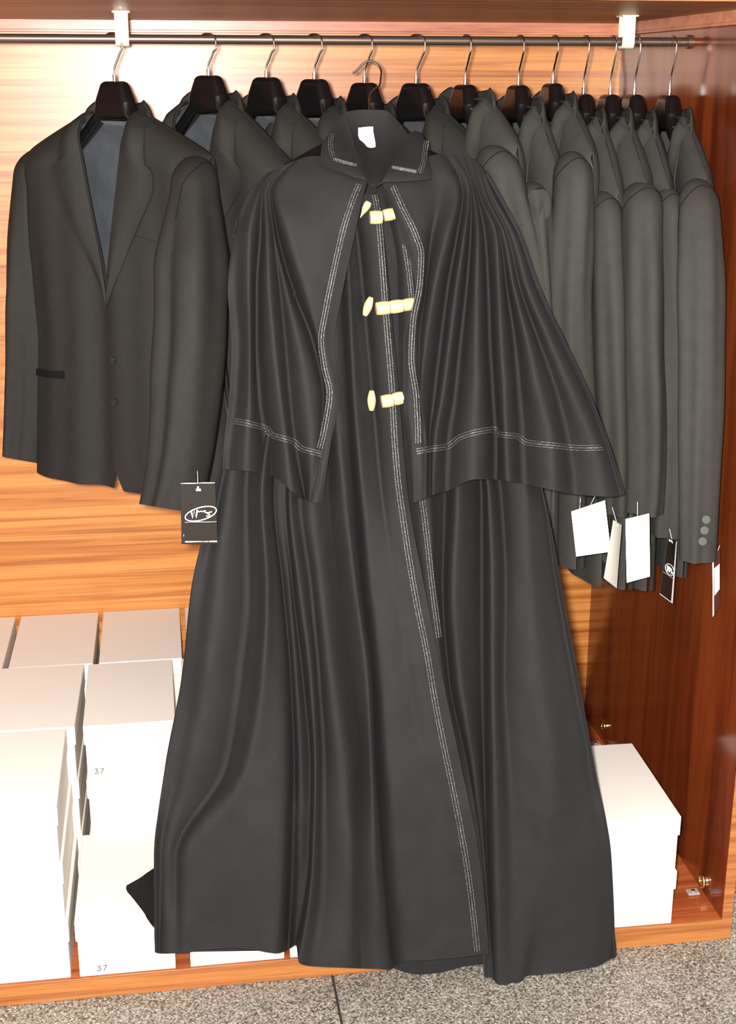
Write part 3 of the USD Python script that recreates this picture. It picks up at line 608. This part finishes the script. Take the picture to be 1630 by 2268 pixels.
        for j in range(k-1):
            for q in range(n): b = (q+1) % n; Fc += [(j*n+q, j*n+b, (j+1)*n+b), (j*n+q, (j+1)*n+b, (j+1)*n+q)]
        for q in range(n):
            b = (q+1) % n; Fc += [((k-1)*n+q, (k-1)*n+b, k*n+b), ((k-1)*n+q, k*n+b, k*n+q), (k*n+q, k*n+b, (k+1)*n+b), (k*n+q, (k+1)*n+b, (k+1)*n+q), ((k+2)*n, b, q)]
        ms = trimesh.Trimesh(Vv, Fc, process=False)
        c0 = ms.triangles_center[2*n*20]; 
        if ms.face_normals[2*n*20]@(c0-p[20]) < 0: ms.invert()
        return ms, p
    path = [at(q[:2], q[2]) for q in sleeve]
    ms, p = sleeve_mesh([path[0]+Zv*.014]+path[1:], rv, ru, seed+i)
    SN = obj('sleeve', ms, m, t, smooth=60)
    vs = A(ms.vertices)[:34*40].reshape(34, 40, 3); arc = []
    for q in np.linspace(-11, 11, 45):                     # the armhole seam arches over the head of the sleeve
        j = 4.2+8.3*(abs(q)/11)**2; j0, q0 = int(j), int(math.floor(q)); fj, fq = j-j0, q-q0
        g4 = lambda jj: vs[jj, q0 % 40]*(1-fq)+vs[jj, (q0+1) % 40]*fq
        pt = g4(j0)*(1-fj)+g4(j0+1)*fj; arc.append(pt+(pt-vs[j0].mean(0))*.012)
    obj('armhole_seam', tube(arc, .0009, 6), M_DARK, SN, smooth=60)
    if sl_far:
        fp = [W(-u, v*.2+(.016 if i == 12 else 0), z) for u, v, z in [((q-O)@U, (q-O)@V, q[2]) for q in path]] if sl_far is True else [at(q[:2], q[2]) for q in sl_far]
        head = .95
        ms2, _ = sleeve_mesh([fp[0]+Zv*.010]+fp[1:], rv, ru*.8, seed+i+50)
        obj('sleeve', ms2, m, t, smooth=60)
    for b in range(buttons):
        s = sb+.135+b*.115; q = e_near(s)+.07; c = P(q, s, 1, .006)
        obj('button', [tube([c, c+V*.004], .0072, 18), tube([c+V*.003, c+V*.0055], .0056, 18)], M_BTN, FN)
    for b in range(cuff):
        pass
    if pocket:
        g = [[P(-.95+.40*k, .660+.014*r+.012*k, 1, .0045) for k in np.linspace(0, 1, 10)] for r in (0, .5, 1, 1.5)]
        obj('pocket_welt', shell(g, .003, toward=O+V*5), M_DARK, FF, smooth=40)
        g = [[P(.30+.26*k, .30+.012*r-.008*k, 1, .005) for k in np.linspace(0, 1, 8)] for r in (0, 1)]
        obj('breast_pocket', shell(g, .003, toward=O+V*5), m, FN, smooth=40)
    return SN, U, V, p

for i in range(13): hanger(i)
JG = {}
J1 = jacket(0, 'open charcoal suit jacket on the leftmost hanger, black swing tag at its cuff', [(432, 362, -.545), (434, 480, -.59), (434, 620, -.62), (426, 800, -.65), (408, 1000, -.67), (382, 1128, -.68)], L=.735, T=.050, rv=.074, ru=.058, tilt=.38, zc=1.592,
            buttons=2, pocket=True, head=.66, open_s=.50, sl_far=[(100, 336, -.275), (92, 480, -.27), (85, 700, -.265), (76, 900, -.26), (67, 1022, -.26)])
J2 = jacket(1, 'charcoal jacket on the second hanger with bunched grey satin lining showing', [(640, 400, -.58), (650, 600, -.61), (650, 800, -.64), (640, 1020, -.65)], T=.045, rv=.058, zc=1.610)
J3 = jacket(2, 'charcoal jacket on the third hanger, dark lining in a narrow opening', [(748, 400, -.58), (752, 600, -.60), (752, 800, -.62), (745, 1000, -.63)], T=.042, rv=.055, zc=1.605)
J4 = jacket(3, 'charcoal jacket on the fourth hanger, mostly behind the cloak collar', [(846, 400, -.58), (850, 600, -.60), (850, 800, -.62), (845, 1000, -.63)], T=.05, rv=.05, zc=1.600)
J5 = jacket(4, 'charcoal jacket directly behind the cloak, only its collar edge showing', [(948, 400, -.58), (950, 600, -.60), (950, 800, -.62), (945, 1000, -.63)], T=.045, rv=.045, zc=1.590)
J6 = jacket(5, 'charcoal jacket right of the cloak collar with a strip of grey lining', [(1050, 400, -.58), (1055, 600, -.60), (1060, 800, -.62), (1060, 1000, -.63)], T=.045, rv=.045, zc=1.600)
J7 = jacket(6, 'grey jacket beside the cloak shoulder with a high raised collar', [(1092, 338, -.60), (1122, 450, -.62), (1150, 560, -.63), (1180, 700, -.64), (1215, 900, -.65), (1225, 1040, -.65)], L=.92, T=.036, rv=.042, ru=.05, zc=1.615, m=M_JKT2)
J8 = jacket(7, 'grey jacket with a curled fold at the top of its sleeve', [(1178, 420, -.61), (1184, 520, -.62), (1194, 650, -.63), (1210, 850, -.64), (1225, 1040, -.65)], L=.92, T=.030, rv=.032, ru=.05, zc=1.600, m=M_JKT2)
g = columns([[(1168, 432, .0), (1176, 462, -.004), (1188, 494, -.010)], [(1184, 420, .008), (1192, 452, .008), (1190, 496, -.004)], [(1204, 420, .010), (1206, 450, .002), (1192, 497, -.004)], [(1219, 434, .004), (1217, 462, .002), (1194, 498, -.006)], [(1222, 446, -.008), (1220, 468, -.008), (1196, 498, -.012)]], 16, 5)
obj('sleeve_fold', shell(world(g, lambda y: -.664), .003), M_JKT2, J8[0], smooth=60)
J9 = jacket(8, 'grey long jacket with a rounded sleeve head, third sleeve right of the cloak', [(1266, 352, -.61), (1264, 480, -.63), (1256, 700, -.65), (1272, 900, -.66), (1296, 1080, -.67)], L=.90, T=.030, rv=.036, ru=.05, zc=1.610, m=M_JKT2)
J10 = jacket(9, 'grey long jacket with a narrow sleeve, fourth from the right side panel', [(1336, 440, -.60), (1340, 560, -.62), (1344, 700, -.64), (1352, 900, -.66), (1360, 1130, -.67)], L=.91, T=.028, rv=.034, ru=.05, zc=1.580, m=M_JKT2)
J11 = jacket(10, 'grey long jacket with a broad smooth sleeve, third from the right side panel', [(1420, 418, -.61), (1422, 560, -.64), (1425, 750, -.67), (1432, 950, -.69), (1428, 1130, -.70)], L=.92, T=.028, rv=.042, ru=.05, zc=1.580, m=M_JKT2)
J12 = jacket(11, 'grey long jacket second from the right side panel, its sleeve squeezed narrow', [(1478, 430, -.61), (1482, 600, -.64), (1486, 800, -.67), (1480, 1000, -.69), (1472, 1180, -.70)], L=.92, T=.026, rv=.032, ru=.05, zc=1.575, m=M_JKT2)
J13 = jacket(12, 'dark grey jacket at the right end with three cuff buttons', [(1543, 412, -.655), (1550, 560, -.715), (1551, 750, -.755), (1548, 950, -.785), (1542, 1236, -.80)], L=.90, T=.019, rv=.038, ru=.04, zc=1.580, m=M_JKT2)
# cuff buttons of the rightmost jacket
tj, U, V, p = J13
for (px, py) in ((1564, 1151), (1560, 1175), (1556, 1199)):
    c = at((px, py), -.838)
    d = (CAM-c)/np.linalg.norm(CAM-c)
    obj('cuff_button', [tube([c-d*.006, c+d*.001], .0078, 18), tube([c+d*.001, c+d*.002], .0078*.9, 18)], M_BTNG, tj)

# hook of the cloak's own hanger, hung on the hook of the fifth hanger
hk = thing('coat_hanger', 'hanger inside the cloak, its open chrome hook slung on another hook', 'hanger', at((820, 250), -.60))
pts = spline([at(q[:2], q[2]) for q in [(781, 162, -.445), (789, 157, -.447), (800, 145, -.450), (815, 136, -.453), (832, 140, -.457), (843, 153, -.462), (843, 175, -.475), (840, 190, -.487), (828, 199, -.497), (821, 207, -.503), (818, 225, -.52), (815, 250, -.545)]], 50)
obj('hook', tube(pts, .0020, 10), M_CHR, hk, smooth=60)
c0 = at((812, 262), -.575)
def hb(px, y, r): 
    s = trimesh.creation.icosphere(2); return s.vertices*A(r)+at(px, y)
mm = manifold3d.Manifold.hull_points(np.vstack([hb((795, 262), -.60, (.012, .012, .010)), hb((838, 262), -.60, (.012, .012, .010)), hb((775, 300), -.63, (.012, .014, .012)), hb((860, 300), -.63, (.012, .014, .012))]))
for e in ((640, 372), (990, 366)):
    mm = mm+manifold3d.Manifold.hull_points(np.vstack([hb((775 if e[0] < 800 else 860, 300), -.63, (.012, .014, .012)), hb(e, -.69, (.010, .014, .010))]))
obj('body', mm, M_PLAS, hk, smooth=40)

# ------------------------------------------------------------------ swing tags
def card(name_label, quad, y, yaw_n, mt, edge=None, emblem=None, label_patch=None, parent_at=None, text=True, cord=None):
    c = A(quad, float).mean(0); p0 = at(c, y); n = A([math.sin(yaw_n), -math.cos(yaw_n), 0.])
    Q = A([on_plane(q, p0, n) for q in quad])
    t = thing('swing_tag', name_label, 'tag', Q[2])
    def bil(u, v, off=0.): return (Q[0]*(1-u)*(1-v)+Q[1]*u*(1-v)+Q[2]*u*v+Q[3]*(1-u)*v)+n*off
    g = [[bil(u, v) for u in np.linspace(0, 1, 6)] for v in np.linspace(0, 1, 8)]
    obj('card', shell(g, .0008), mt, t, smooth=False)
    def patch(u0, u1, v0, v1, off=.0003): return shell([[bil(u, v, off) for u in np.linspace(u0, u1, 4)] for v in np.linspace(v0, v1, 3)], .0002)
    def stroke(pts, w, off=.0004):
        P = A([bil(u, v, off) for u, v in pts]); return tube(P, w, 6)
    if edge: obj('edge', edge(patch, stroke), M_LABEL, t, smooth=False)
    if emblem: obj('emblem', emblem(patch, stroke), M_LABEL, t, smooth=False)
    if cord: obj('cord', tube(spline([at(q[:2], q[2]) for q in cord]+[bil(.5, .06, .001)], 12), .0006, 6), M_LABEL, t)
    return t
def ring(cu, cv, ru, rv, rot, n=36):
    a = np.linspace(0, 2*np.pi, n+1); return [(cu+ru*math.cos(x)*math.cos(rot)-rv*math.sin(x)*math.sin(rot), cv+(ru*math.cos(x)*math.sin(rot)+rv*math.sin(x)*math.cos(rot))) for x in a]
def em1(patch, stroke):
    o = [stroke(ring(.56, .50, .45, .105, -.13), .0011)]
    for a in ([(.29, .445), (.325, .565), (.375, .455), (.42, .56), (.465, .435)], [(.47, .455), (.52, .47), (.56, .455), (.60, .47), (.64, .455), (.70, .45)], [(.66, .475), (.76, .485), (.88, .47)], [(.80, .49), (.74, .50), (.82, .52), (.80, .54), (.71, .54)]):
        o.append(stroke(a, .0019 if a[0][0] < .3 else .0011))
    o.append(patch(.10, 1.0, .632, .640))
    for u0, u1 in ((.10, .20), (.21, .33), (.34, .50), (.51, .56), (.58, .61), (.63, .73), (.76, .84), (.845, .99)): o.append(patch(u0, u1, .952, .972))
    o.append(patch(.06, .075, .84, .872))
    o.append(patch(.47, .53, .055, .085)); o.append(patch(.44, .585, .090, .128))
    return o
card('black swing tag with white oval emblem hanging at the left jacket cuff', [(400, 1071), (476, 1069), (482, 1204), (402, 1205)], -.865, .02, M_TAGB,
     edge=lambda p, s: [p(0, 1, -.008, .006, .0005)], emblem=em1, cord=[(437, 1050, -.735), (438, 1060, -.84)])
card('large blank white square swing tag, nearest the cloak', [(1265, 1133), (1340, 1108), (1353, 1222), (1276, 1233)], -.800, -.2, M_TAGW, cord=[(1322, 1090, -.76)])
card('slim cream swing tag turned edgewise between two white tags', [(1359, 1152), (1377, 1163), (1366, 1303), (1338, 1281)], -.790, .9, M_TAGC, cord=[(1356, 1124, -.765)])
card('tall blank white swing tag right of the slim cream one', [(1385, 1150), (1438, 1137), (1440, 1277), (1388, 1291)], -.800, -.25, M_TAGW, cord=[(1412, 1112, -.77)])
def em2(patch, stroke):
    o = [stroke(ring(.52, .50, .40, .085, 0), .0009), patch(.0, 1, .60, .606)]
    for a in ([(.28, .46), (.33, .54), (.42, .47), (.50, .54)], [(.45, .47), (.66, .48)], [(.60, .50), (.80, .53), (.70, .54)]): o.append(stroke(a, .0016))
    o.append(patch(.1, .5, .02, .055)); o.append(patch(0, 1, .985, 1.0)); o.append(patch(.9, 1.02, 0, 1))
    return o
card('narrow black swing tag with a white round emblem, beside the button cuff', [(1480, 1190), (1499, 1200), (1489, 1337), (1461, 1316)], -.800, .9, M_TAGB, emblem=em2, cord=[(1483, 1172, -.77)])
card('dark red-brown swing tag with a white price label at the far right', [(1578, 1227), (1595, 1216), (1594, 1341), (1579, 1366)], -.822, -.9, M_TAGR, cord=[(1594, 1208, -.80)],
     edge=lambda p, s: [p(-.02, .16, 0, 1)], emblem=lambda p, s: [p(.22, .95, .25, .70)])
